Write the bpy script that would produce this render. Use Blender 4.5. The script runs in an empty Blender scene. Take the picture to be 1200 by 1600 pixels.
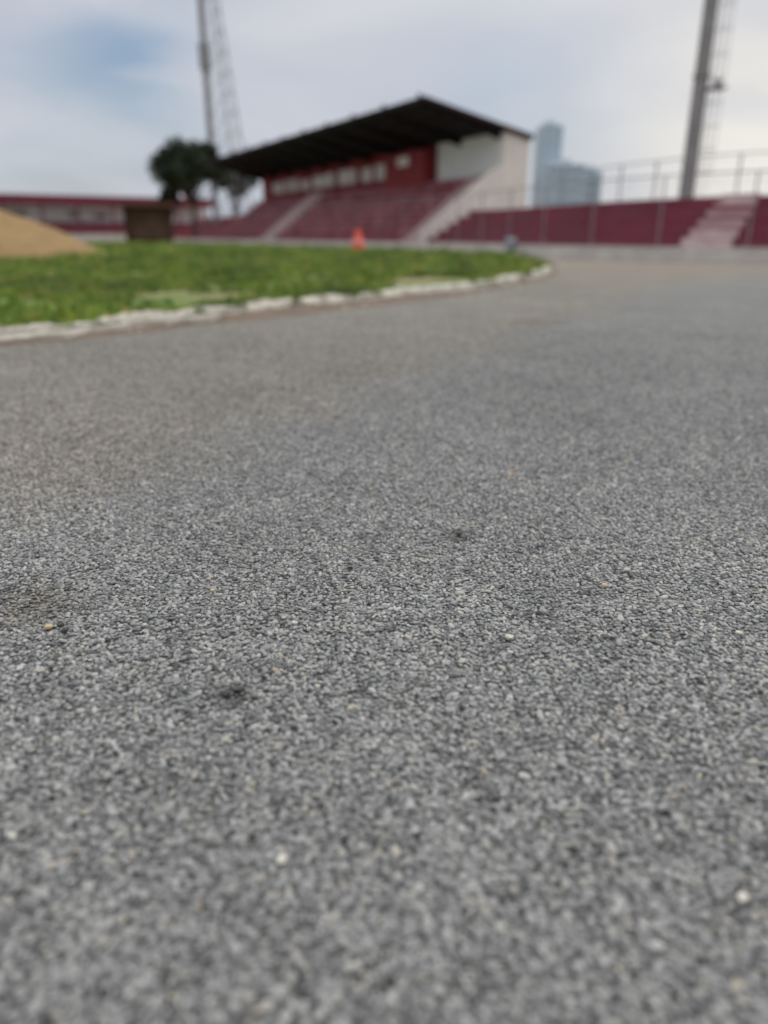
import bpy, math, random, bmesh
import numpy as np
from mathutils import Vector, noise
random.seed(7); rng=np.random.default_rng(7)
scene=bpy.context.scene
COL=scene.collection

# ------------------------------------------------------------------ helpers
def link(o,parent=None):
    COL.objects.link(o)
    if parent is not None: o.parent=parent
    return o
def empty(name):
    o=bpy.data.objects.new(name,None); COL.objects.link(o); return o
def mesh_obj(name,verts,faces,mats,mi=None,parent=None,smooth=False,do_link=True):
    me=bpy.data.meshes.new(name)
    me.from_pydata([tuple(map(float,v)) for v in verts],[],[tuple(map(int,f)) for f in faces])
    if not isinstance(mats,(list,tuple)): mats=[mats]
    for m in mats: me.materials.append(m)
    if mi is not None: me.polygons.foreach_set('material_index',mi)
    if smooth: me.polygons.foreach_set('use_smooth',[True]*len(me.polygons))
    me.update()
    o=bpy.data.objects.new(name,me)
    if do_link: link(o,parent)
    return o
class Geo:
    def __init__(s): s.v=[];s.f=[];s.m=[]
    def add(s,v,f,m=0):
        b=len(s.v); s.v+= [tuple(p) for p in v]; s.f+=[tuple(i+b for i in q) for q in f]; s.m+=[m]*len(f)
    def hexa(s,p,m=0):
        s.add(p,[(0,3,2,1),(4,5,6,7),(0,1,5,4),(1,2,6,5),(2,3,7,6),(3,0,4,7)],m)
    def box(s,x0,x1,y0,y1,z0,z1,m=0,tf=None):
        p=[(x0,y0,z0),(x1,y0,z0),(x1,y1,z0),(x0,y1,z0),(x0,y0,z1),(x1,y0,z1),(x1,y1,z1),(x0,y1,z1)]
        if tf: p=[tf(*q) for q in p]
        s.hexa(p,m)
    def tube(s,a,b,r0,r1=None,n=8,m=0):
        r1=r0 if r1 is None else r1
        a=Vector(a);b=Vector(b);d=(b-a).normalized()
        u=d.orthogonal().normalized();w=d.cross(u)
        v=[]
        for c,r in ((a,r0),(b,r1)):
            for i in range(n):
                t=2*math.pi*i/n; v.append(c+u*math.cos(t)*r+w*math.sin(t)*r)
        f=[(i,(i+1)%n,n+(i+1)%n,n+i) for i in range(n)]
        f+=[tuple(range(n))[::-1],tuple(range(n,2*n))]
        s.add(v,f,m)
    def obj(s,name,mats,parent=None,smooth=False):
        return mesh_obj(name,s.v,s.f,mats,s.m,parent,smooth)

def catmull(P,step=0.5):
    P=[np.array(p,float) for p in P]
    P=[2*P[0]-P[1]]+P+[2*P[-1]-P[-2]]
    out=[]
    for i in range(1,len(P)-2):
        a,b,c,d=P[i-1:i+3]
        n=max(2,int(np.linalg.norm(c-b)/step))
        for k in range(n):
            t=k/n
            out.append(0.5*((2*b)+(-a+c)*t+(2*a-5*b+4*c-d)*t*t+(-a+3*b-3*c+d)*t**3))
    out.append(P[-2]); return np.array(out)
def frames(path):
    t=np.gradient(path,axis=0); t/=np.linalg.norm(t,axis=1)[:,None]
    return np.stack([t[:,1],-t[:,0]],1)      # normal to the right of travel
def inside(P,poly):
    x,y=P[:,0],P[:,1]; c=np.zeros(len(P),bool); n=len(poly)
    j=n-1
    for i in range(n):
        xi,yi=poly[i];xj,yj=poly[j]
        if yi!=yj:
            c^=((yi>y)!=(yj>y))&(x<(xj-xi)*(y-yi)/(yj-yi)+xi)
        j=i
    return c

# ------------------------------------------------------------------ materials
def new_mat(name):
    m=bpy.data.materials.new(name); m.use_nodes=True
    nt=m.node_tree; b=nt.nodes['Principled BSDF']; return m,nt,b
def N(nt,t,**k):
    n=nt.nodes.new(t)
    for a,v in k.items(): setattr(n,a,v)
    return n
def ramp(nt,fac,stops):
    r=N(nt,'ShaderNodeValToRGB'); e=r.color_ramp.elements
    while len(e)<len(stops): e.new(0.5)
    for i,(p,c) in enumerate(stops):
        e[i].position=p; e[i].color=(*c,1) if len(c)==3 else c
    nt.links.new(fac,r.inputs[0]); return r.outputs[0]
def math_n(nt,op,a,b=None,clamp=False):
    n=N(nt,'ShaderNodeMath',operation=op,use_clamp=clamp)
    for i,v in enumerate((a,b)):
        if v is None: continue
        if isinstance(v,(int,float)): n.inputs[i].default_value=v
        else: nt.links.new(v,n.inputs[i])
    return n.outputs[0]
def mix(nt,f,a,b,bt='MIX'):
    n=N(nt,'ShaderNodeMix',data_type='RGBA',blend_type=bt)
    for sock,v in ((n.inputs[0],f),(n.inputs[6],a),(n.inputs[7],b)):
        if isinstance(v,(int,float)): sock.default_value=v
        elif isinstance(v,tuple): sock.default_value=(*v,1)
        else: nt.links.new(v,sock)
    return n.outputs[2]
def noise_n(nt,scale,detail=4,rough=.55,vec=None,dist=0):
    n=N(nt,'ShaderNodeTexNoise'); n.inputs['Scale'].default_value=scale
    n.inputs['Detail'].default_value=detail; n.inputs['Roughness'].default_value=rough
    n.inputs['Distortion'].default_value=dist
    if vec is None:
        vec=N(nt,'ShaderNodeNewGeometry').outputs['Position']
    nt.links.new(vec,n.inputs['Vector']); return n.outputs['Fac']
def simple(name,c1,c2=None,scale=1.5,rough=.8,bump=.0,metal=0,fine=None):
    m,nt,b=new_mat(name)
    c2=c2 or tuple(x*.7 for x in c1)
    f=noise_n(nt,scale,6,.65)
    col=ramp(nt,f,[(.32,c2),(.66,c1)])
    if fine:
        col=mix(nt,.5,col,ramp(nt,noise_n(nt,fine,3,.7),[(.3,tuple(x*.55 for x in c1)),(.7,c1)]))
    nt.links.new(col,b.inputs['Base Color']); b.inputs['Roughness'].default_value=rough
    b.inputs['Metallic'].default_value=metal
    if bump:
        bn=N(nt,'ShaderNodeBump'); bn.inputs['Strength'].default_value=bump
        bn.inputs['Distance'].default_value=.02
        nt.links.new(noise_n(nt,scale*12,5,.6),bn.inputs['Height']); nt.links.new(bn.outputs[0],b.inputs['Normal'])
    return m

def surface_tint(nt):
    pos=N(nt,'ShaderNodeNewGeometry').outputs['Position']
    sep=N(nt,'ShaderNodeSeparateXYZ'); nt.links.new(pos,sep.inputs[0]); X,Y=sep.outputs[0],sep.outputs[1]
    nz=noise_n(nt,.9,5,.6)
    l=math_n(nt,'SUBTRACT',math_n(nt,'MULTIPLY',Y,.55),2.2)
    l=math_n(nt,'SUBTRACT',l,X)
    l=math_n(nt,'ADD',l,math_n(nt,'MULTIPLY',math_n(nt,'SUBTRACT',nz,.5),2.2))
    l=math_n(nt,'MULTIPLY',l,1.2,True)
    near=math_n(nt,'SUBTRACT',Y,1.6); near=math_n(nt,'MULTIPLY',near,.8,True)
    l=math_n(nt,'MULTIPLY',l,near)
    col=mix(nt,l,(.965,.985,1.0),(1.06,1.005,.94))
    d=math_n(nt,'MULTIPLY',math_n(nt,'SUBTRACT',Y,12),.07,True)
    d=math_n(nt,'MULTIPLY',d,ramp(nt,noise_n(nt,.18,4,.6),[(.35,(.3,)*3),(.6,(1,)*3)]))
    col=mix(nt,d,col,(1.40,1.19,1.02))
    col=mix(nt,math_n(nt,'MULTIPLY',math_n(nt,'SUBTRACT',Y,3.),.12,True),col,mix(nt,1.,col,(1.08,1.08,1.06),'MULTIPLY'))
    mot=ramp(nt,noise_n(nt,1.6,5,.62),[(.3,(.88,)*3),(.7,(1.08,)*3)])
    col=mix(nt,1.,col,mot,'MULTIPLY')
    mot=ramp(nt,noise_n(nt,.5,5,.6),[(.35,(.92,)*3),(.65,(1.06,)*3)])
    col=mix(nt,1.,col,mot,'MULTIPLY')
    mot=ramp(nt,noise_n(nt,9,4,.62),[(.3,(.88,)*3),(.55,(1.02,)*3)])
    col=mix(nt,1.,col,mot,'MULTIPLY')
    wob=noise_n(nt,14,4,.7)
    for (sx,sy,r,c) in [(-.92,1.72,.13,(.72,.68,.63)),(-.32,1.32,.045,(.45,.45,.45)),(.24,2.19,.06,(.6,.6,.58)),
                        (1.7,8.5,.35,(.80,.72,.64)),(-.70,1.36,.06,(.75,.75,.75))]:
        dn=N(nt,'ShaderNodeVectorMath',operation='DISTANCE'); nt.links.new(pos,dn.inputs[0]); dn.inputs[1].default_value=(sx,sy,0)
        q=math_n(nt,'DIVIDE',dn.outputs['Value'],r)
        q=math_n(nt,'ADD',q,math_n(nt,'MULTIPLY',math_n(nt,'SUBTRACT',wob,.5),2.4))
        q=math_n(nt,'SUBTRACT',1.3,q,True)
        col=mix(nt,q,col,mix(nt,1.,col,c,'MULTIPLY'))
    return col

m_stone,nt,b=new_mat('asphalt_chipping')
oi=N(nt,'ShaderNodeObjectInfo')
c=ramp(nt,oi.outputs['Random'],[(0,(.09,.09,.092)),(.2,(.19,.19,.188)),(.5,(.285,.285,.278)),(.82,(.37,.368,.355)),(.95,(.49,.48,.455)),(1,(.42,.37,.28))])
sp=ramp(nt,noise_n(nt,420,3,.7),[(.3,(.78,)*3),(.7,(1.15,)*3)])
c=mix(nt,1.,c,sp,'MULTIPLY'); c=mix(nt,1.,c,surface_tint(nt),'MULTIPLY')
nt.links.new(c,b.inputs['Base Color']); b.inputs['Roughness'].default_value=.72
bn=N(nt,'ShaderNodeBump'); bn.inputs['Strength'].default_value=.5; bn.inputs['Distance'].default_value=.001
nt.links.new(noise_n(nt,600,4,.7),bn.inputs['Height']); nt.links.new(bn.outputs[0],b.inputs['Normal'])

m_asph,nt,b=new_mat('asphalt')
pos=N(nt,'ShaderNodeNewGeometry').outputs['Position']
vo=N(nt,'ShaderNodeTexVoronoi'); vo.inputs['Scale'].default_value=85; nt.links.new(pos,vo.inputs['Vector'])
rnd=N(nt,'ShaderNodeSeparateColor'); nt.links.new(vo.outputs['Color'],rnd.inputs[0])
c=ramp(nt,rnd.outputs[0],[(0,(.12,.12,.12)),(.4,(.24,.24,.235)),(.85,(.34,.338,.325)),(1,(.44,.42,.38))])
gap=ramp(nt,vo.outputs['Distance'],[(.40,(1,)*3),(.78,(.16,)*3)])
c=mix(nt,1.,c,gap,'MULTIPLY')
c=mix(nt,1.,c,surface_tint(nt),'MULTIPLY')
nt.links.new(c,b.inputs['Base Color']); b.inputs['Roughness'].default_value=.9; b.inputs['Specular IOR Level'].default_value=.3
bn=N(nt,'ShaderNodeBump'); bn.inputs['Strength'].default_value=.8; bn.inputs['Distance'].default_value=.004; bn.invert=True
nt.links.new(vo.outputs['Distance'],bn.inputs['Height']); nt.links.new(bn.outputs[0],b.inputs['Normal'])

m_earth=simple('earth',(.30,.22,.15),(.18,.13,.09),.4,.95,.3)
m_grassg,nt,b=new_mat('grass_turf')
c=ramp(nt,noise_n(nt,.9,6,.65),[(.30,(.075,.12,.02)),(.5,(.12,.19,.03)),(.66,(.18,.25,.05))])
c=mix(nt,ramp(nt,noise_n(nt,.55,5,.6,dist=.6),[(.53,(0,)*3),(.63,(.9,)*3)]),c,(.27,.20,.11))
c=mix(nt,1.,c,ramp(nt,noise_n(nt,9,5,.7),[(.3,(.6,)*3),(.7,(1.25,)*3)]),'MULTIPLY')
nt.links.new(c,b.inputs['Base Color']); b.inputs['Roughness'].default_value=.9
m_blade,nt,b=new_mat('grass_blade')
oi=N(nt,'ShaderNodeObjectInfo')
c=ramp(nt,oi.outputs['Random'],[(0,(.08,.17,.012)),(.5,(.17,.29,.022)),(.82,(.27,.37,.04)),(1,(.42,.34,.14))])
c=mix(nt,1.,c,ramp(nt,noise_n(nt,.8,5,.65),[(.38,(.45,.5,.42)),(.60,(1.18,1.10,1.0))]),'MULTIPLY')
nt.links.new(c,b.inputs['Base Color']); b.inputs['Roughness'].default_value=.55
m_kerb=simple('kerb_concrete',(.70,.66,.58),(.30,.26,.20),3.2,.9,.6,fine=22)
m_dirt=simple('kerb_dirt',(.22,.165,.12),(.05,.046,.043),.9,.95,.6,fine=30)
m_sand=simple('sand',(.36,.235,.105),(.22,.14,.065),1.8,.95,.7,fine=9)
m_conc=simple('wall_render',(.66,.63,.60),(.46,.43,.41),1.2,.85,.3)
m_stairw=simple('stair_paint',(.84,.80,.78),(.66,.60,.58),1.6,.8)
m_stairr=simple('stair_riser',(.52,.40,.41),(.38,.25,.27),1.6,.8)
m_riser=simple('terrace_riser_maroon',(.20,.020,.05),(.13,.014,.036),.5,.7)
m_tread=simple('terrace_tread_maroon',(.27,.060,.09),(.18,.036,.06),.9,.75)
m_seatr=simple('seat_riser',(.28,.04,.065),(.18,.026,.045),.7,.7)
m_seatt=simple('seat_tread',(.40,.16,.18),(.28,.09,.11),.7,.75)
m_red=simple('painted_red_wall',(.27,.018,.026),(.19,.014,.02),.6,.7)
m_cream=simple('painted_cream_wall',(.86,.84,.78),(.70,.68,.63),.5,.8)
m_white=simple('painted_white_wall',(.86,.87,.88),(.76,.77,.79),.5,.8)
m_panel=simple('window_panel',(.80,.75,.74),(.60,.53,.53),.8,.6)
m_roof=simple('roof_sheet_dark',(.007,.006,.008),(.004,.004,.005),1,.9)
m_fascia=simple('roof_fascia',(.07,.035,.035),(.04,.02,.02),1,.6)
m_steel=simple('galvanised_steel',(.33,.33,.34),(.22,.22,.23),2,.5,0,.4)
m_wire=simple('fence_wire',(.26,.25,.27),(.18,.17,.19),2,.6)
m_pole=simple('pole_concrete',(.29,.29,.30),(.22,.22,.22),1,.8)
m_glassb=simple('hazed_blue_glass',(.30,.43,.52),(.25,.37,.46),.1,.4)  # glass blue lightened, distance haze is painted into the colour
m_pale=simple('building_hazed',(.55,.63,.69),(.48,.56,.63),.1,.7)  # facade colour paled to include the haze of distance
m_brown=simple('shelter_brown',(.15,.06,.045),(.09,.04,.03),1,.8)
m_shin=simple('shelter_inside',(.22,.13,.09),(.14,.08,.055),1,.8)
m_orange=simple('cone_orange',(.85,.09,.055),(.7,.07,.04),3,.5)
m_cwhite=simple('cone_band',(.85,.40,.35),(.7,.3,.25),3,.5)
m_bark=simple('bark',(.10,.075,.05),(.05,.04,.03),3,.9)
m_leaf=simple('foliage_dark',(.035,.060,.02),(.012,.022,.010),.5,.7)
m_blueb=simple('bin_paint',(.30,.33,.38),(.22,.25,.29),3,.6)
m_yleaf=simple('dry_leaf',(.65,.42,.12),(.48,.29,.08),40,.7)
m_peb=simple('pale_pebble',(.72,.69,.60),(.50,.48,.42),60,.7,.3)
m_dk=simple('dark_pebble',(.07,.07,.065),(.03,.03,.03),60,.7,.3)
m_ys=simple('tan_pebble',(.62,.50,.32),(.44,.34,.20),60,.7,.3)

# ------------------------------------------------------------------ plan lines, in metres
F=np.array([1.68,47.0]); D=np.array([-.47,.8827]); O=np.array([.8827,.47])
curve=[(40,14),(33,18.3),(27,21.4),(21.5,23.6),(17,24.6),(13.1,26.0),(9.7,28.7),(7.1,33),(5.25,38.3),(3.55,43.5),(1.68,47.0)]
Wc=catmull(curve+[tuple(F+D*6)],.5)
i0=int(np.argmin(np.linalg.norm(Wc-F,axis=1))); Wc=Wc[:i0+1]
Wall=np.vstack([Wc,[F+D*s for s in np.arange(1,66,1.0)]])
kerbpts=[(-30,-7),(-20,-2.2),(-13,1.2),(-8.6,3.4),(-5.4,5.2),(-3.33,6.6),(-2.40,7.72),(-1.33,9.3),(.38,11.6),(2.08,14.2),(3.75,18),(4.75,22.3),(5.25,26.5),(4.75,31.5),(2.9,37),(0,43.2),(-9.6,59),(-25,80),(-42,90),(-62,88),(-80,70)]
K=catmull(kerbpts,.25)

# ------------------------------------------------------------------ ground
G=[(-2500,-2500,-.03),(2500,-2500,-.03),(2500,2500,-.03),(-2500,2500,-.03)]
mesh_obj('ground',G,[(0,1,2,3)],m_earth)
tp=[(p[0],p[1],0) for p in (Wall+frames(Wall)*.1)]
tp+=[(-45,125,0),(-120,110,0),(-120,-30,0),(40,-30,0)]
mesh_obj('asphalt_running_track',tp,[tuple(range(len(tp)))],m_asph)
GZ=.11
gpoly=[tuple(p) for p in K]+[(-80,20),(-60,-5)]
mesh_obj('grass_field',[(p[0],p[1],GZ) for p in gpoly],[tuple(range(len(gpoly)))],m_grassg)

# ------------------------------------------------------------------ instancing
def instanced(name,pts,rot,scl,idx,variants):
    me=bpy.data.meshes.new(name)
    me.vertices.add(len(pts)); me.vertices.foreach_set('co',np.asarray(pts,np.float32).ravel())
    a=me.attributes.new('irot','FLOAT_VECTOR','POINT'); a.data.foreach_set('vector',np.asarray(rot,np.float32).ravel())
    a=me.attributes.new('iscl','FLOAT_VECTOR','POINT'); a.data.foreach_set('vector',np.asarray(scl,np.float32).ravel())
    a=me.attributes.new('iidx','INT','POINT'); a.data.foreach_set('value',np.asarray(idx,np.int32))
    o=link(bpy.data.objects.new(name,me))
    coll=bpy.data.collections.new(name+'_pieces')
    for v in variants: coll.objects.link(v)
    ng=bpy.data.node_groups.new(name,'GeometryNodeTree')
    ng.interface.new_socket('Geometry',in_out='INPUT',socket_type='NodeSocketGeometry')
    ng.interface.new_socket('Geometry',in_out='OUTPUT',socket_type='NodeSocketGeometry')
    gi=ng.nodes.new('NodeGroupInput'); go=ng.nodes.new('NodeGroupOutput')
    m2p=ng.nodes.new('GeometryNodeMeshToPoints')
    iop=ng.nodes.new('GeometryNodeInstanceOnPoints')
    ci=ng.nodes.new('GeometryNodeCollectionInfo'); ci.inputs['Collection'].default_value=coll
    ci.inputs['Separate Children'].default_value=True; ci.inputs['Reset Children'].default_value=True
    def attr(n,t):
        x=ng.nodes.new('GeometryNodeInputNamedAttribute'); x.data_type=t; x.inputs['Name'].default_value=n
        return x.outputs['Attribute']
    L=ng.links.new
    L(gi.outputs[0],m2p.inputs['Mesh']); L(m2p.outputs['Points'],iop.inputs['Points'])
    L(ci.outputs[0],iop.inputs['Instance']); iop.inputs['Pick Instance'].default_value=True
    L(attr('iidx','INT'),iop.inputs['Instance Index'])
    L(attr('irot','FLOAT_VECTOR'),iop.inputs['Rotation'])
    L(attr('iscl','FLOAT_VECTOR'),iop.inputs['Scale'])
    L(iop.outputs[0],go.inputs[0])
    md=o.modifiers.new('scatter','NODES'); md.node_group=ng
    return o

def stone(i,mat,name='chipping'):
    bm=bmesh.new(); bmesh.ops.create_icosphere(bm,subdivisions=2,radius=1)
    off=Vector((i*7.3,i*3.1,i*1.7))
    for v in bm.verts:
        p=v.co.copy()
        r=1+.28*noise.noise(p*1.3+off)
        p=p*r
        p.z=max(-.5,min(.62+.08*noise.noise(p*2+off),p.z*.8))
        v.co=Vector((p.x*1.12,p.y*.86,p.z))
    me=bpy.data.meshes.new(name); bm.to_mesh(me); bm.free(); me.materials.append(mat)
    me.polygons.foreach_set('use_smooth',[i%2==0]*len(me.polygons))
    return bpy.data.objects.new(name,me)
stones=[stone(i,m_stone) for i in range(8)]
sp=.0110
ys=np.arange(.25,9.0,sp); pts=[]
for k,y in enumerate(ys):
    hw=.70+.60*y
    xs=np.arange(-hw,hw,sp)+(sp/2 if k%2 else 0)
    pts.append(np.stack([xs,np.full_like(xs,y)],1))
pts=np.vstack(pts); pts+=rng.uniform(-.42,.42,pts.shape)*sp
yy=pts[:,1]
dens=np.where(yy<3.0,1.0,np.clip((9.0-yy)/6.0,0,1)**1.8)*.91
# keep clear of the kerb and lawn
onl=inside(pts,gpoly)
pts=pts[(rng.uniform(0,1,len(pts))<dens)&~onl]
hol=[(-.92,1.72,.05),(-.32,1.32,.035),(.24,2.19,.035),(.42,1.66,.022),(-.70,1.36,.03),(.75,1.95,.02)]
for (hx,hy,hr) in hol:
    d=np.hypot(pts[:,0]-hx,(pts[:,1]-hy)); pts=pts[~((d<hr)&(rng.uniform(0,1,len(pts))<.55))]
n=len(pts)
r=.0046*np.exp(rng.normal(0,.24,n)); r=np.clip(r,.0027,.0082)
big=rng.uniform(0,1,n)<.02; r[big]*=1.35
z=.0012+rng.uniform(-.0015,.002,n)
P=np.column_stack([pts,z])
rot=np.column_stack([rng.normal(0,.25,n),rng.normal(0,.25,n),rng.uniform(0,6.28,n)])
scl=np.column_stack([r*rng.uniform(.9,1.4,n),r*rng.uniform(.85,1.15,n),r*rng.uniform(.7,1.0,n)])
instanced('asphalt_gravel',P,rot,scl,rng.integers(0,8,n),stones)
print('stones',n)

def tuft(i):
    g=Geo(); rr=random.Random(i)
    for k in range(18):
        a=rr.uniform(0,6.28); d=rr.uniform(0,.05); x,y=math.cos(a)*d,math.sin(a)*d
        h=rr.uniform(.035,.095); ln=rr.uniform(.01,.05); b2=rr.uniform(0,6.28)
        dx,dy=math.cos(b2)*ln,math.sin(b2)*ln; w=rr.uniform(.003,.006); px,py=-math.sin(b2)*w,math.cos(b2)*w
        g.add([(x-px,y-py,0),(x+px,y+py,0),(x+dx*.4+px*.8,y+dy*.4+py*.8,h*.6),(x+dx*.4-px*.8,y+dy*.4-py*.8,h*.6),(x+dx,y+dy,h)],
              [(0,1,2,3),(3,2,4)])
    return mesh_obj('tuft',g.v,g.f,m_blade,do_link=False)
tufts=[tuft(i) for i in range(6)]
cand=[]
for (x0,x1,y0,y1,dens_,s) in [(-14,6,2,14,95,1.05),(-16,6,14,26,45,1.4),(-22,6,26,50,14,2.1),(-45,-5,50,88,3,2.6)]:
    m=int((x1-x0)*(y1-y0)*dens_)
    q=np.column_stack([rng.uniform(x0,x1,m),rng.uniform(y0,y1,m)])
    q=np.column_stack([q,np.full(m,s)]); cand.append(q)
cand=np.vstack(cand)
cand=cand[inside(cand[:,:2],gpoly)]
kk=K[::2]
dmin=np.full(len(cand),9e9)
for p in kk: dmin=np.minimum(dmin,(cand[:,0]-p[0])**2+(cand[:,1]-p[1])**2)
cand=cand[dmin>.17**2]
nv=np.array([noise.noise(Vector((x*.55,y*.55,3.)))+.5*noise.noise(Vector((x*1.7,y*1.7,8.))) for x,y in cand[:,:2]])
ok=nv<.24
for (bx,by,br) in [(-4.9,9.4,.32),(-6.3,16.5,.9),(.0,13.0,.35),(-8.5,22,1.0),(1.2,19,.8)]:      # worn patches
    ok&=~((np.hypot((cand[:,0]-bx)*.6,cand[:,1]-by)<br)&(rng.uniform(0,1,len(cand))<.8))
cand=cand[ok]; nv=nv[ok]
n=len(cand)
s=cand[:,2]*rng.uniform(.6,1.3,n)*np.clip(1.0-nv*.9,.55,1.6)
instanced('grass_blades',np.column_stack([cand[:,:2],np.full(n,GZ)]),
          np.column_stack([np.zeros(n),np.zeros(n),rng.uniform(0,6.28,n)]),
          np.column_stack([s,s,s*rng.uniform(.7,1.3,n)]),rng.integers(0,6,n),tufts)
print('tufts',n)

# ------------------------------------------------------------------ kerb
def resample(path,ds):
    d=np.r_[0,np.cumsum(np.linalg.norm(np.diff(path,axis=0),axis=1))]
    t=np.arange(0,d[-1],ds); return np.column_stack([np.interp(t,d,path[:,0]),np.interp(t,d,path[:,1])]),t
Kr,kt=resample(K,.05)
Nn=frames(Kr)
g=Geo(); i=0; rr=random.Random(4)
while i<len(Kr)-20 and Kr[i,1]<58:
    L=rr.choice([9,12,16,20,20,26]); far=Kr[i,1]>25
    hz=.145+rr.uniform(-.02,.02); off=rr.uniform(-.02,.02); w=.23+rr.uniform(-.03,.03); tl=rr.uniform(-.015,.015)
    rows=[]
    st=1 if not far else 4
    kmax=min(i+L,len(Kr))
    for k in range(i,kmax,st):
        p=Kr[k]; nn=Nn[k]; e=min(k-i,kmax-1-k); rd={0:.018,1:.006}.get(e,0)
        u=(k-i)/max(1,L)-.5
        prof=[(.01,-.02),(.012,hz*.5),(-.012,hz-.045),(-.045-rd,hz-rd),(-w*.6,hz-rd*.6),(-w+.03,hz-rd),(-w,hz-.03),(-w,-.02)]
        row=[]
        for (a,zz) in prof:
            q=Vector((p[0]*5,p[1]*5,zz*20))
            d=.035*noise.noise(q*.5)+.018*noise.noise(q*2.6)
            a2=a+off+d+tl*u*2; z2=zz+(.030*noise.noise(q*.6+Vector((9,9,9)))+.018*noise.noise(q*2.7+Vector((3,1,9)))) if zz>0 else zz
            row.append((p[0]+nn[0]*a2,p[1]+nn[1]*a2,z2))
        rows.append(row)
    v=[x for r_ in rows for x in r_]; m=len(prof); f=[]
    for a in range(len(rows)-1):
        for b_ in range(m-1):
            f.append((a*m+b_,a*m+b_+1,(a+1)*m+b_+1,(a+1)*m+b_))
    f.append(tuple(range(m))); f.append(tuple(range((len(rows)-1)*m,len(rows)*m))[::-1])
    g.add(v,f); i+=L-1+rr.choice([0,0,0,0,0,1])
g.obj('concrete_kerb',[m_kerb],smooth=False)
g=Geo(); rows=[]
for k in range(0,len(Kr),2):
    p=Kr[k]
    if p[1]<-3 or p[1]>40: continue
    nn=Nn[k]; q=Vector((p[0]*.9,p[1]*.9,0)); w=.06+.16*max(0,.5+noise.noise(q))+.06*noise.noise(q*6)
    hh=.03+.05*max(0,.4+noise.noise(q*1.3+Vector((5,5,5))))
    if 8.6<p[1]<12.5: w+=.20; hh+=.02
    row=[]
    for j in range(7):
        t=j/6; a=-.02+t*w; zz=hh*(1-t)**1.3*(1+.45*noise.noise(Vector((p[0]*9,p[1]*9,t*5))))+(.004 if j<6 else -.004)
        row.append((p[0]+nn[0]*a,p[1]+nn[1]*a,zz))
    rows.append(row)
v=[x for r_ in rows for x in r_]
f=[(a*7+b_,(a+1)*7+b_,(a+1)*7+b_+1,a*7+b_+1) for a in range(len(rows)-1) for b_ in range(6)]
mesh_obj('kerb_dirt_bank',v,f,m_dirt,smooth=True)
def addstone(g,x,y,s,m=0,zs=.8,z0=.008):
    st=stones[rr.randrange(8)].data; a=rr.uniform(0,6.28); ca,sa=math.cos(a),math.sin(a)
    g.add([((q.co.x*ca-q.co.y*sa)*s+x,(q.co.x*sa+q.co.y*ca)*s+y,q.co.z*s*zs+z0) for q in st.vertices],[tuple(p.vertices) for p in st.polygons],m)
g=Geo()
for k in range(200):
    j=rr.randrange(len(Kr))
    if not(4<Kr[j,1]<24): continue
    a=rr.uniform(-.02,.35)*rr.uniform(.3,1); s_=rr.uniform(.012,.045)
    addstone(g,Kr[j,0]+Nn[j,0]*a,Kr[j,1]+Nn[j,1]*a,s_,0,.8,.02)
g.obj('kerb_rubble',[m_kerb])

# ------------------------------------------------------------------ loose pebbles / leaves
g=Geo(); rr=random.Random(11)
for (x,y,s,m) in [(.296,1.55,.010,0),(.85,1.57,.008,0),(-.156,.88,.009,0),(.515,.81,.009,0),(-.816,1.60,.010,1),(-.79,1.61,.009,2),(-.77,1.585,.009,2),
                  (-.33,1.32,.010,2),(-.30,1.335,.008,2),(.39,1.67,.008,2),(.24,2.2,.010,2),(.60,1.83,.008,1),(-.22,1.62,.007,0)]:
    addstone(g,x,y,s,m)
for k in range(45):
    y=rr.uniform(.6,5); x=rr.uniform(-1,1)*(.5+.55*y); addstone(g,x,y,rr.uniform(.0045,.007),rr.choice([0,1,2,2]))
g.obj('loose_pebbles',[m_peb,m_ys,m_dk])
g=Geo()
for (x,y,s) in [(.51,2.82,.018),(-1.7,2.9,.015),(-1.0,2.45,.01),(1.5,5.6,.03)]:
    a=rr.uniform(0,6.28)
    pr=[(-1,0,.002),(-.4,.42,.004),(.3,.38,.006),(1,0,.004),(.3,-.38,.007),(-.4,-.42,.003)]
    g.add([(x+(px*math.cos(a)-py*math.sin(a))*s,y+(px*math.sin(a)+py*math.cos(a))*s,.009+pz) for px,py,pz in pr]+[(x,y,.010)],
          [(i,(i+1)%6,6) for i in range(6)])
g.obj('fallen_leaves',[m_yleaf])

# ------------------------------------------------------------------ strips along a path
def strip(g,path,nor,prof,mats,cap=True):
    m=len(prof); b0=len(g.v)
    for p,nn in zip(path,nor):
        for (t,zz) in prof: g.v.append((p[0]+nn[0]*t,p[1]+nn[1]*t,zz))
    for a in range(len(path)-1):
        for b_ in range(m-1):
            g.f.append((b0+a*m+b_,b0+(a+1)*m+b_,b0+(a+1)*m+b_+1,b0+a*m+b_+1)); g.m.append(mats[b_])
    if cap:
        g.f.append(tuple(b0+j for j in range(m))); g.m.append(mats[-1])
        g.f.append(tuple(b0+(len(path)-1)*m+j for j in range(m))[::-1]); g.m.append(mats[-1])

g=Geo(); nW=frames(Wall); nW[len(Wc):]=O
strip(g,Wall,nW,[(0,-.03),(0,.44),(-.03,.45),(-.03,.50),(.20,.50),(.20,-.03)],[0]*5)
g.obj('perimeter_wall',[m_conc])

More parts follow.
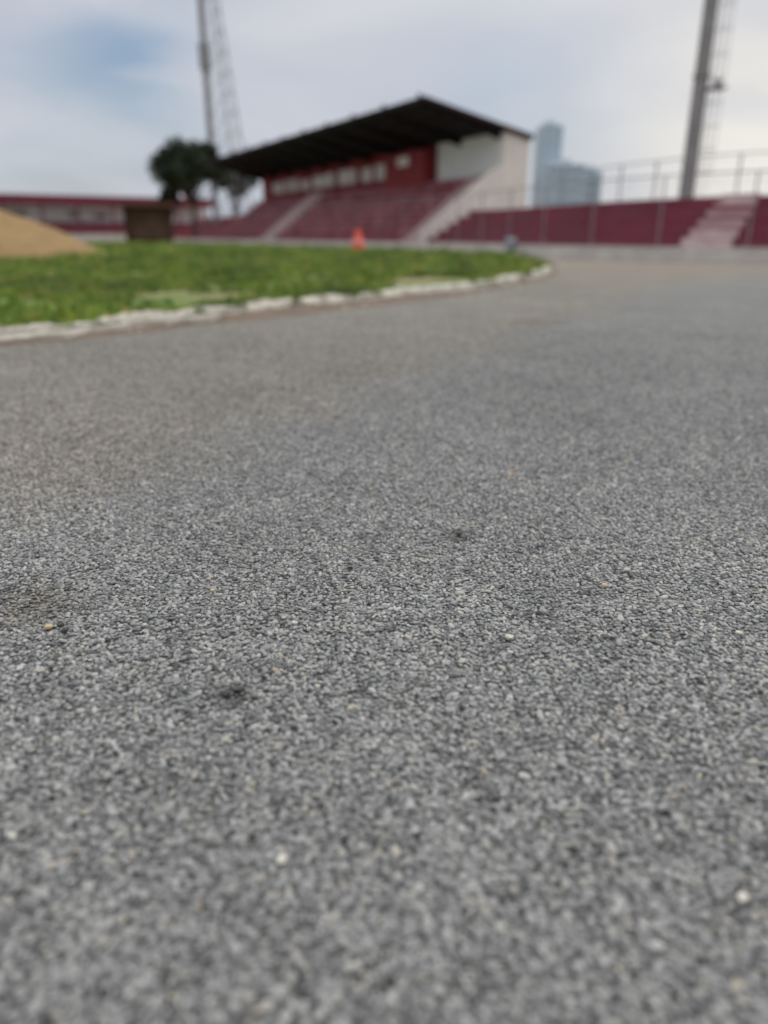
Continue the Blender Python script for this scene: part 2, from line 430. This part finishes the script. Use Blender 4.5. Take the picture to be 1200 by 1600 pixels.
def terr_prof(t0,z0,nst,rise,run,back,base=-.03):
    pr=[(t0,base),(t0,z0)]; mt=[0]
    t,zz=t0,z0
    for k in range(nst):
        t+=run; pr.append((t,zz)); mt.append(1)
        zz+=rise; pr.append((t,zz)); mt.append(0)
    pr.append((t+back,zz)); mt.append(1); pr.append((t+back,base)); mt.append(0)
    return pr,mt
nC=frames(Wc); nC[-1]=O
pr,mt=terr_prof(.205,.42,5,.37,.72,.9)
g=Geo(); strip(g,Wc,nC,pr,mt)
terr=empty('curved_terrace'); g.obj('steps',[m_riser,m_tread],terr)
def subpath(path,nor,s0,s1,k=5):
    d=np.r_[0,np.cumsum(np.linalg.norm(np.diff(path,axis=0),axis=1))]
    t=np.linspace(s0,s1,k)
    q=np.column_stack([np.interp(t,d,path[:,0]),np.interp(t,d,path[:,1])])
    w=np.column_stack([np.interp(t,d,nor[:,0]),np.interp(t,d,nor[:,1])]); w/=np.linalg.norm(w,axis=1)[:,None]
    return q,w
dl=np.r_[0,np.cumsum(np.linalg.norm(np.diff(Wc,axis=0),axis=1))]
s_at=dl[int(np.argmin(np.linalg.norm(Wc-np.array([10.9,27.5]),axis=1)))]
pr2,mt2=terr_prof(.202,.50,6,.31,.60,.6)
for k,so in enumerate((s_at,s_at-9.5,s_at-19)):
    q,w=subpath(Wc,nC,so-.95,so+.95)
    g=Geo(); strip(g,q,w,pr2,[1-x for x in mt2]); g.obj('stair_%d'%(k+1),[m_stairw,m_stairr],terr)

# ------------------------------------------------------------------ grandstand (local s,t,z)
def W(s,t,z): p=F+D*s+O*t; return (p[0],p[1],z)
gs=empty('grandstand'); LEN=43.3
def roofz(t): return 8.07-(t-.3)*.200
T1=6.2
def bank(s0,s1,prof,mt,name,mats):
    g=Geo(); m=len(prof)
    g.add([W(s0,t,z) for t,z in prof]+[W(s1,t,z) for t,z in prof],[(j,m+j,m+j+1,j+1) for j in range(m-1)],0)
    g.m=list(mt); g.add([W(s0,t,z) for t,z in prof],[tuple(range(m))],0); g.add([W(s1,t,z) for t,z in prof],[tuple(range(m))[::-1]],0)
    return g.obj(name,mats,gs)
def gprof(n,z0,z1,t0,t1,base=-.03):
    pr=[(t0,base),(t0,z0)];mt=[0]; t=t0;zz=z0;ru=(t1-t0)/n;ri=(z1-z0)/n
    for k in range(n):
        t+=ru; pr.append((t,zz)); mt.append(1); zz+=ri; pr.append((t,zz)); mt.append(0)
    pr.append((t+.5,zz)); mt.append(1); pr.append((t+.5,base)); mt.append(0)
    return pr,mt
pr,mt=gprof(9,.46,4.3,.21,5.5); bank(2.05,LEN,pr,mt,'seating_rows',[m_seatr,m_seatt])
pr,mt=gprof(18,.52,4.4,.215,5.45); bank(.02,2.04,pr,[1-x for x in mt],'side_stair',[m_stairw,m_stairr])
for k,s0 in enumerate((25.5,)):
    bank(s0,s0+2.8,[(a,b_+.10) for a,b_ in pr],[1-x for x in mt],'aisle_stair_%d'%(k+1),[m_stairw,m_stairr])
g=Geo(); pr,mt=gprof(9,.46,4.3,.21,5.5)
for k in range(8):
    t=.21+(k+1)*5.29/9; z0=.46+(k+1)*3.84/9
    for (a,b_) in ((2.3,24.3),(28.6,LEN-.3)):
        for j in range(int((b_-a)/.55)):
            s_=a+j*.55
            if random.random()<.10: continue
            g.box(s_+.05,s_+.48,t+.08,t+.42,z0+.12,z0+.20,0,W); g.box(s_+.05,s_+.48,t+.38,t+.43,z0+.20,z0+.42,0,W)
m_seat=simple('plastic_seat',(.44,.15,.18),(.26,.07,.10),.35,.5)
g.obj('seats',[m_seat],gs)
g=Geo()
def plate(g,poly,s0,s1,m=0):
    k=len(poly)
    g.add([W(s0,t,z) for t,z in poly]+[W(s1,t,z) for t,z in poly],
          [tuple(range(k)),tuple(range(k,2*k))[::-1]]+[(j,k+j,k+(j+1)%k,(j+1)%k) for j in range(k)],m)
plate(g,[(.6,-.03),(.6,1.05),(5.6,4.75),(T1-.01,4.75),(T1-.01,-.03)],-.20,0.0)
g.obj('end_parapet',[m_cream],gs)
g=Geo()
zt=roofz(T1)-.16
plate(g,[(T1,-.03),(T1,zt),(8.1,roofz(8.1)-.16),(8.1,-.03)],-.22,7.4)
g.obj('white_end_block',[m_cream],gs)
g=Geo(); g.box(-.0,7.3,T1-.06,T1-.002,4.3,zt-.12,0,W); g.obj('white_back_wall',[m_white],gs)
g=Geo(); g.box(7.41,LEN,T1,T1+.25,-.03,zt-.0,0,W)
g.box(7.5,13.2,T1-1.0,T1-.005,3.6,zt-.35,0,W)    # commentary box
g.obj('red_back_wall',[m_red],gs)
g=Geo(); g.box(9.6,11.2,T1-1.05,T1-1.003,5.5,6.1,0,W)
s_=14.3
rr=random.Random(3)
while s_<38:
    w=rr.choice([1.6,2.2,2.6,3.4]); g.box(s_,s_+w,T1-.05,T1-.003,4.95,4.95+rr.choice([.85,1.0,1.1]),0,W); s_+=w+rr.choice([.12,.2,.7])
g.obj('window_panels',[m_panel],gs)
g=Geo()
for s_ in np.arange(8.5,LEN,5.2):
    g.tube(W(s_,T1-.25,4.3),W(s_,T1-.25,zt),.06,n=6)
g.obj('rear_columns',[m_red],gs)
g=Geo()
a0,a1=-.5,LEN; t0,t1=.3,8.15
P8=[W(a0,t0,roofz(t0)-.14),W(a1,t0,roofz(t0)-.14),W(a1,t1,roofz(t1)-.14),W(a0,t1,roofz(t1)-.14),
    W(a0,t0,roofz(t0)+.06),W(a1,t0,roofz(t0)+.06),W(a1,t1,roofz(t1)+.06),W(a0,t1,roofz(t1)+.06)]
g.hexa(P8,0)
for s_ in np.arange(0.2,LEN,4.3):
    p=[]
    for ss in (s_-.09,s_+.09):
        p+=[W(ss,.5,roofz(.5)-.15),W(ss,8.0,roofz(8.0)-.15),W(ss,8.0,roofz(8)-.45),W(ss,T1,roofz(T1)-.60),W(ss,.5,roofz(.5)-.28)]
    g.add(p,[(0,1,2,3,4),(9,8,7,6,5)]+[(j,5+j,5+(j+1)%5,(j+1)%5) for j in range(5)],0)
for t in np.arange(1.2,8,1.3):
    g.box(a0+.2,a1-.2,t,t+.08,roofz(t)-.26,roofz(t)-.145,0,W)
for s_ in np.arange(0.2,LEN,4.3):
    g.tube(W(s_,.45,roofz(.45)+.05),W(s_,.45,roofz(.45)+.30),.10,n=6)
g.obj('roof',[m_roof],gs)
g=Geo()
g.add([W(a0-.03,t0-.02,roofz(t0)-.05),W(a0-.03,t1,roofz(t1)-.05),W(a0-.03,t1,roofz(t1)+.10),W(a0-.03,t0-.02,roofz(t0)+.10),
       W(a0-.003,t0-.02,roofz(t0)-.05),W(a0-.003,t1,roofz(t1)-.05),W(a0-.003,t1,roofz(t1)+.10),W(a0-.003,t0-.02,roofz(t0)+.10)],
      [(0,1,2,3),(7,6,5,4),(0,4,5,1),(3,2,6,7),(0,3,7,4),(1,5,6,2)])
g.obj('gutter',[m_fascia],gs)
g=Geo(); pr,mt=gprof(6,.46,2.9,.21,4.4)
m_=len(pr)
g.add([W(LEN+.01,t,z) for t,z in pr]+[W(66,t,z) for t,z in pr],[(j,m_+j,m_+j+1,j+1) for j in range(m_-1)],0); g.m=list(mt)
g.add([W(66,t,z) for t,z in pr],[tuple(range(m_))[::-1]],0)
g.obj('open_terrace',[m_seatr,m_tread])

# ------------------------------------------------------------------ fences
def fence(name,path,off,z0,h,step,pr_,wires,diag=True,mat=None):
    g=Geo(); q,t=resample(path,step)
    nn=frames(q)
    pts_=[(p[0]+a[0]*off,p[1]+a[1]*off) for p,a in zip(q,nn)]
    for x,y in pts_: g.tube((x,y,z0-.02),(x,y,z0+h),pr_,n=6)
    for a,b_ in zip(pts_[:-1],pts_[1:]):
        g.tube((*a,z0+h),(*b_,z0+h),.022,n=5)
        for zz in np.linspace(z0+.08,z0+h-.2,wires): g.tube((*a,zz),(*b_,zz),.004,n=3)
        if diag:
            L=math.dist(a,b_); k=int(L/.16)
            for j in range(k):
                u0=j/k
                A=(a[0]+(b_[0]-a[0])*u0,a[1]+(b_[1]-a[1])*u0)
                for sg in (1,-1):
                    ue=u0+sg*(h/L)*.6
                    ue_=min(1,max(0,ue)); zz=z0+h*abs(ue_-u0)/max(1e-6,abs(ue-u0))
                    if zz-z0<.02: continue
                    B=(a[0]+(b_[0]-a[0])*ue_,a[1]+(b_[1]-a[1])*ue_)
                    g.tube((*A,z0),(*B,zz),.0022,n=3)
    return g.obj(name,[mat or m_wire])
fence('chain_link_fence',Wall[(Wall[:,0]<24)&(Wall[:,1]<90)],.08,.50,2.35,3.1,.03,5)
q=Wc[(Wc[:,0]<30)&(Wc[:,0]>3.2)]
fence('terrace_top_railing',q,4.2,2.27,1.5,2.6,.035,4,False)

# ------------------------------------------------------------------ floodlight pole (right) with cage ladder
def light_head(g,x,y,z,wd,m=0):
    g.box(x-wd,x+wd,y-.08,y+.08,z,z+.12,m); g.box(x-wd,x+wd,y-.08,y+.08,z+1.3,z+1.42,m)
    for j in range(5):
        for zz in (z+.15,z+1.45):
            cx=x-wd+.3+j*(2*wd-.6)/4
            g.tube((cx,y-.1,zz+.45),(cx,y-.45,zz+.3),.14,.32,10,m)
g=Geo(); px,py=14.2,38.0
g.tube((px,py,-.03),(px,py,22),.36,.24,18,0)
for j in range(4): g.tube((px,py,2+j*5.5),(px,py,2.12+j*5.5),.40-.02*j,.40-.02*j,18,0)
lx=px+.60
for dx in (-.17,.17): g.tube((lx+dx,py-.1,2.6),(lx+dx,py-.1,21.5),.014,n=5,m=1)
for zz in np.arange(2.8,21.4,.32): g.tube((lx-.17,py-.1,zz),(lx+.17,py-.1,zz),.010,n=4,m=1)
for zz in np.arange(3.6,21.4,.95):
    ring=[(lx+.30*math.cos(a),py-.1-.30+.30*math.sin(a),zz) for a in np.linspace(0,2*math.pi,11)]
    for a,b_ in zip(ring[:-1],ring[1:]): g.tube(a,b_,.012,n=4,m=1)
    g.tube((px+.2,py,zz),(lx-.1,py-.1,zz),.016,n=4,m=1)
for a in np.linspace(0,2*math.pi,7)[:-1]:
    g.tube((lx+.30*math.cos(a),py-.40+.30*math.sin(a),3.6),(lx+.30*math.cos(a),py-.40+.30*math.sin(a),21.2),.008,n=4,m=1)
g.box(px+.2,px+1.0,py-.7,py+.3,7.0,7.05,1); g.box(px+.5,px+.75,py-.5,py-.25,7.05,7.35,1)
light_head(g,px,py-.3,20.4,2.4,1)
g.obj('floodlight_pole',[m_pole,m_steel])

# ------------------------------------------------------------------ lattice tower (left)
g=Geo(); cx,cy=-19.0,96.0; H=34
def leg(k,z):
    w=2.3*(1-z/H)+.55
    return {0:(cx-1.1,cy,z),1:(cx-1.1+1.75*w,cy-.3*w,z),2:(cx-1.1+w*.85,cy+1.2*w,z)}[k]
for k in range(3):
    for z0 in range(0,H,2): g.tube(leg(k,z0),leg(k,z0+2),.36 if k==0 else .07,n=7)
for z0 in range(0,H,2):
    for a,b_ in ((0,1),(1,2),(2,0)):
        g.tube(leg(a,z0),leg(b_,z0+2),.03,n=4); g.tube(leg(b_,z0),leg(a,z0+2),.03,n=4); g.tube(leg(a,z0),leg(b_,z0),.03,n=4)
g.box(cx-1.6,cx-.5,cy-.7,cy+.4,18.3,20.8); light_head(g,cx-.6,cy-.8,31.5,2.6)
g.obj('lattice_floodlight_tower',[m_steel])

# ------------------------------------------------------------------ tree
def tree(name,x,y,H,cr,seed,squash=.7,ncl=26):
    rr=random.Random(seed); T=empty(name); g=Geo()
    segs=[(x,y,-.03)]
    for k in range(1,6): segs.append((x+rr.uniform(-.15,.15)*k*.5,y+rr.uniform(-.1,.1)*k*.5,H*.58*k/5))
    for k in range(5): g.tube(segs[k],segs[k+1],.34*(1-k*.12),.34*(1-(k+1)*.12),9)
    clumps=[]
    for k in range(ncl):
        a=rr.uniform(0,6.28); rad=cr*math.sqrt(rr.uniform(0.01,1))*.80; zz=H-cr*squash+rr.uniform(-1,1)*cr*squash*.85*math.sqrt(max(0,1-(rad/cr)**2))
        c_=(x+math.cos(a)*rad,y+math.sin(a)*rad,zz); clumps.append((c_,rr.uniform(.7,1.2)*cr*.27))
        st=segs[rr.choice([3,4,5])]; mid=[(st[i]+c_[i])/2+rr.uniform(-.2,.2) for i in range(3)]
        g.tube(st,mid,.11,.07,5); g.tube(mid,c_,.07,.03,5)
    g.obj('trunk',[m_bark],T)
    V=[];Fc=[]
    for (c_,r_) in clumps:
        for j in range(380):
            d=Vector((rr.gauss(0,1),rr.gauss(0,1),rr.gauss(0,1))).normalized()*r_*rr.uniform(.25,1.2)
            d.z*=.75; p=Vector(c_)+d
            u=Vector((rr.gauss(0,1),rr.gauss(0,1),rr.gauss(0,.6))).normalized(); w=u.cross(Vector((rr.gauss(0,1),rr.gauss(0,1),rr.gauss(0,1)))).normalized()
            s_=rr.uniform(.12,.24); b0=len(V)
            V+= [p-u*s_,p+w*s_*.6,p+u*s_,p-w*s_*.6]; Fc.append((b0,b0+1,b0+2,b0+3))
    mesh_obj('crown',V,Fc,m_leaf,parent=T)
tree('tree',-22.6,95,11.2,4.5,5,.62,60)
tree('tree',-18.6,101,9.0,2.6,9,.7,22)
tree('tree',-27.6,104,6.6,1.7,12,.7,14)

# ------------------------------------------------------------------ office building (far, right)
ob=empty('office_building')
def bldg(x,y,w,d,h,fl,nm):
    g=Geo(); g.box(x,x+w,y,y+d,-.03,h,0)
    fh=h/fl
    for k in range(fl):
        g.box(x+.3,x+w-.3,y-.12,y-.004,k*fh+.9,(k+1)*fh-.5,1)
        g.box(x-.12,x-.004,y+.3,y+d-.3,k*fh+.9,(k+1)*fh-.5,1)
    for k in range(int(w/2.5)+1): g.box(x+k*2.5,x+k*2.5+.25,y-.22,y-.125,0,h,0)
    g.box(x+w*.25,x+w*.7,y+d*.2,y+d*.7,h,h+1.8,0)
    g.obj(nm,[m_pale,m_glassb],ob)
bldg(57.0,300,7.6,12,38.0,13,'tower'); bldg(56.5,285,13.5,14,24.0,7,'podium'); bldg(73.3,300,7,12,23,7,'annex')

# ------------------------------------------------------------------ far covered stand on the left
fs=empty('covered_stand')
A=np.array([-39.0,122.0]); B=np.array([-95.0,84.0]); dd=(B-A)/np.linalg.norm(B-A); oo=np.array([dd[1],-dd[0]]); oo=oo if oo[1]>0 else -oo
Lf=float(np.linalg.norm(B-A))
def WF(s,t,z): p=A+dd*s+oo*t; return (p[0],p[1],z)
g=Geo(); g.box(-14,Lf,-.3,4.5,5.1,6.3,0,WF); g.obj('roof',[m_riser],fs)
g=Geo(); g.box(-14,Lf,4.0,4.3,-.03,5.09,0,WF); g.obj('back_wall',[m_white],fs)
g=Geo()
for k in range(5): g.box(-14,Lf,.8+k*.62,3.98,.0+k*.55,.55+k*.55-.002,k%2,WF)
g.obj('steps',[m_seatr,m_seatt],fs)
g=Geo()
for s_ in np.arange(-13,Lf,5): g.box(s_,s_+.25,.0,.3,-.03,5.09,0,WF)
rr=random.Random(8); s_=2
m_gp=simple('grey_panel',(.42,.42,.43),(.3,.3,.32),.4,.8)
while s_<Lf-4:
    w=rr.uniform(1,5); g.box(s_,s_+w,3.8,3.99,rr.uniform(2.8,3.4),rr.uniform(3.8,4.8),rr.choice([1,1,2]),WF); s_+=w+rr.uniform(2,8)
g.obj('columns_and_panels',[m_riser,m_gp,m_tread],fs)
g=Geo(); g.box(-14,Lf,-.6,-.4,-.03,1.0,0,WF); g.obj('front_wall',[m_conc],fs)

# ------------------------------------------------------------------ dugout shelter
g=Geo()
def WD(x,y,z): a=math.radians(18); return (-23.9+x*math.cos(a)-y*math.sin(a),81+x*math.sin(a)+y*math.cos(a),z)
g.box(-2.3,2.3,1.6,1.75,GZ-.02,3.5,0,WD)
for sx in (-2.3,2.15):
    p=[(sx,.2,GZ-.02),(sx+.15,.2,GZ-.02),(sx+.15,1.6,GZ-.02),(sx,1.6,GZ-.02),(sx,-.2,3.5),(sx+.15,-.2,3.5),(sx+.15,1.6,3.5),(sx,1.6,3.5)]
    g.hexa([WD(*q) for q in p],0)
p=[(-2.5,-.7,3.55),(2.5,-.7,3.55),(2.5,1.9,3.5),(-2.5,1.9,3.5),(-2.5,-.7,3.95),(2.5,-.7,3.95),(2.5,1.9,3.7),(-2.5,1.9,3.7)]
g.hexa([WD(*q) for q in p],0)
g.box(-2.1,2.1,1.0,1.5,.55,.65,1,WD)
for sx in (-1.9,0,1.8): g.box(sx,sx+.1,1.05,1.45,GZ,.549,1,WD)
g.box(-2.14,2.14,1.55,1.597,.2,3.4,1,WD)
g.obj('dugout_shelter',[m_brown,m_shin])

# ------------------------------------------------------------------ sand pile
V=[];Fc=[];n1=90
for i in range(n1):
    for j in range(n1):
        x=-1+2*i/(n1-1); y=-1+2*j/(n1-1); r_=math.hypot(x,y)
        h=max(0,1-r_)*3.5; h=h/(1+.14*h)
        nz=noise.noise(Vector((x*3,y*3,1)))*.5+noise.noise(Vector((x*9,y*9,1)))*.22+noise.noise(Vector((x*25,y*25,1)))*.12
        h=h*(1+nz*.5)+(-.05 if r_>.99 else 0)
        V.append((-16.7+x*5.9*(1+.1*noise.noise(Vector((y*2,0,0)))),30.0+y*4.6,GZ-.01+h))
for i in range(n1-1):
    for j in range(n1-1): Fc.append((i*n1+j,(i+1)*n1+j,(i+1)*n1+j+1,i*n1+j+1))
mesh_obj('sand_pile',V,Fc,m_sand,smooth=True)

# ------------------------------------------------------------------ cone, bin
def lathe(g,x,y,prof,n=20,mt=None):
    b0=len(g.v)
    for (r_,z_) in prof:
        for i in range(n): g.v.append((x+r_*math.cos(2*math.pi*i/n),y+r_*math.sin(2*math.pi*i/n),z_))
    for k in range(len(prof)-1):
        for i in range(n):
            g.f.append((b0+k*n+i,b0+k*n+(i+1)%n,b0+(k+1)*n+(i+1)%n,b0+(k+1)*n+i)); g.m.append(mt[k] if mt else 0)
    k=len(prof)-1; g.f.append(tuple(b0+k*n+i for i in range(n))); g.m.append(0)
g=Geo(); cx,cy=-1.35,41.5
g.box(cx-.42,cx+.42,cy-.42,cy+.42,GZ-.01,GZ+.07)
lathe(g,cx,cy,[(.36,GZ+.07),(.34,GZ+.10),(.30,GZ+.40),(.26,GZ+.60),(.19,GZ+.82),(.12,GZ+1.04),(.07,GZ+1.07)],mt=[0,0,1,0,0,0])
g.obj('traffic_cone',[m_orange,m_cwhite])
g=Geo(); cx,cy=5.75,36.0
lathe(g,cx,cy,[(.20,.0),(.22,.04),(.25,.60),(.28,.63),(.28,.68),(.23,.74),(.10,.78)])
g.obj('litter_bin',[m_blueb])

# ------------------------------------------------------------------ sky and light
w=bpy.data.worlds.new('World'); scene.world=w; w.use_nodes=True; nt=w.node_tree; nt.nodes.clear()
out=N(nt,'ShaderNodeOutputWorld'); bg=N(nt,'ShaderNodeBackground'); bg.inputs['Strength'].default_value=.1
SE,SR=math.radians(52),math.radians(60)
sky=N(nt,'ShaderNodeTexSky',sky_type='NISHITA'); sky.sun_disc=False; sky.sun_elevation=SE; sky.sun_rotation=SR
sky.dust_density=2.0
tc=N(nt,'ShaderNodeTexCoord'); gen=tc.outputs['Generated']
mp=N(nt,'ShaderNodeMapping'); mp.inputs['Scale'].default_value=(1,1,3.0); nt.links.new(gen,mp.inputs[0])
n1_=noise_n(nt,2.4,6,.45,mp.outputs[0],.5)
cloud=ramp(nt,n1_,[(.32,(5.1,5.45,6.2)),(.5,(5.9,6.1,6.75)),(.66,(6.6,6.75,7.1))])
def lobe(dx,dy,dz,pw,lo=.35,hi=.6):
    v=Vector((dx,dy,dz)).normalized(); d=N(nt,'ShaderNodeVectorMath',operation='DOT_PRODUCT')
    nt.links.new(gen,d.inputs[0]); d.inputs[1].default_value=v
    x=math_n(nt,'MAXIMUM',d.outputs['Value'],0.0); x=math_n(nt,'POWER',x,float(pw))
    return math_n(nt,'MULTIPLY',x,ramp(nt,noise_n(nt,4,4,.45,mp.outputs[0],.4),[(lo,(.2,)*3),(hi,(1,)*3)]),True)
cloud=mix(nt,lobe(.45,.914,.10,45,.25,.6),cloud,(8.8,8.5,7.9))
blue=math_n(nt,'ADD',math_n(nt,'MULTIPLY',lobe(-.272,.945,.175,260),.75),math_n(nt,'MULTIPLY',lobe(.14,.983,.12,120),.50),True)
blue=math_n(nt,'ADD',blue,math_n(nt,'MULTIPLY',lobe(-.36,.93,.07,60),.50),True)
skyc=mix(nt,.3,sky.outputs[0],(3.6,4.9,6.8))
c=mix(nt,blue,cloud,skyc)
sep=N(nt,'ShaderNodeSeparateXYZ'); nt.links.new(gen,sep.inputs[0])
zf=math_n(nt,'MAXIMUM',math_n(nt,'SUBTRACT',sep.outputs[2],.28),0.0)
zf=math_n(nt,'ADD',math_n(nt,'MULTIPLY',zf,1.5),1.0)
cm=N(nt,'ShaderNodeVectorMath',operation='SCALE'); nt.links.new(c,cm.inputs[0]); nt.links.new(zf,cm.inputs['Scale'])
warm=N(nt,'ShaderNodeVectorMath',operation='MULTIPLY'); nt.links.new(cm.outputs[0],warm.inputs[0])
wf=mix(nt,math_n(nt,'MULTIPLY',math_n(nt,'SUBTRACT',sep.outputs[2],.25),3.0,True),(1,1,1),(1.04,1.0,.92))
nt.links.new(wf,warm.inputs[1])
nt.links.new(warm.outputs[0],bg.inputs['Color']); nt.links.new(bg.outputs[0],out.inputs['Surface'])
sl=bpy.data.lights.new('sun','SUN'); sl.energy=1.3; sl.angle=math.radians(14); sl.color=(1,.96,.90)
so=link(bpy.data.objects.new('sun',sl))
sd=Vector((math.sin(SR)*math.cos(SE),math.cos(SR)*math.cos(SE),math.sin(SE)))
so.rotation_euler=sd.to_track_quat('Z','Y').to_euler()

# ------------------------------------------------------------------ camera
cd=bpy.data.cameras.new('camera'); cam=link(bpy.data.objects.new('camera',cd))
cam.location=(0,0,.9); cam.rotation_euler=(math.radians(90-20.4),0,0)
cd.sensor_fit='VERTICAL'; cd.sensor_height=36; cd.sensor_width=27; cd.lens=26.19
cd.clip_start=.05; cd.clip_end=6000
cd.dof.use_dof=True; cd.dof.focus_distance=2.0; cd.dof.aperture_fstop=.92
scene.camera=cam
scene.view_settings.view_transform='Standard'; scene.view_settings.look='None'; scene.view_settings.exposure=0; scene.view_settings.gamma=1
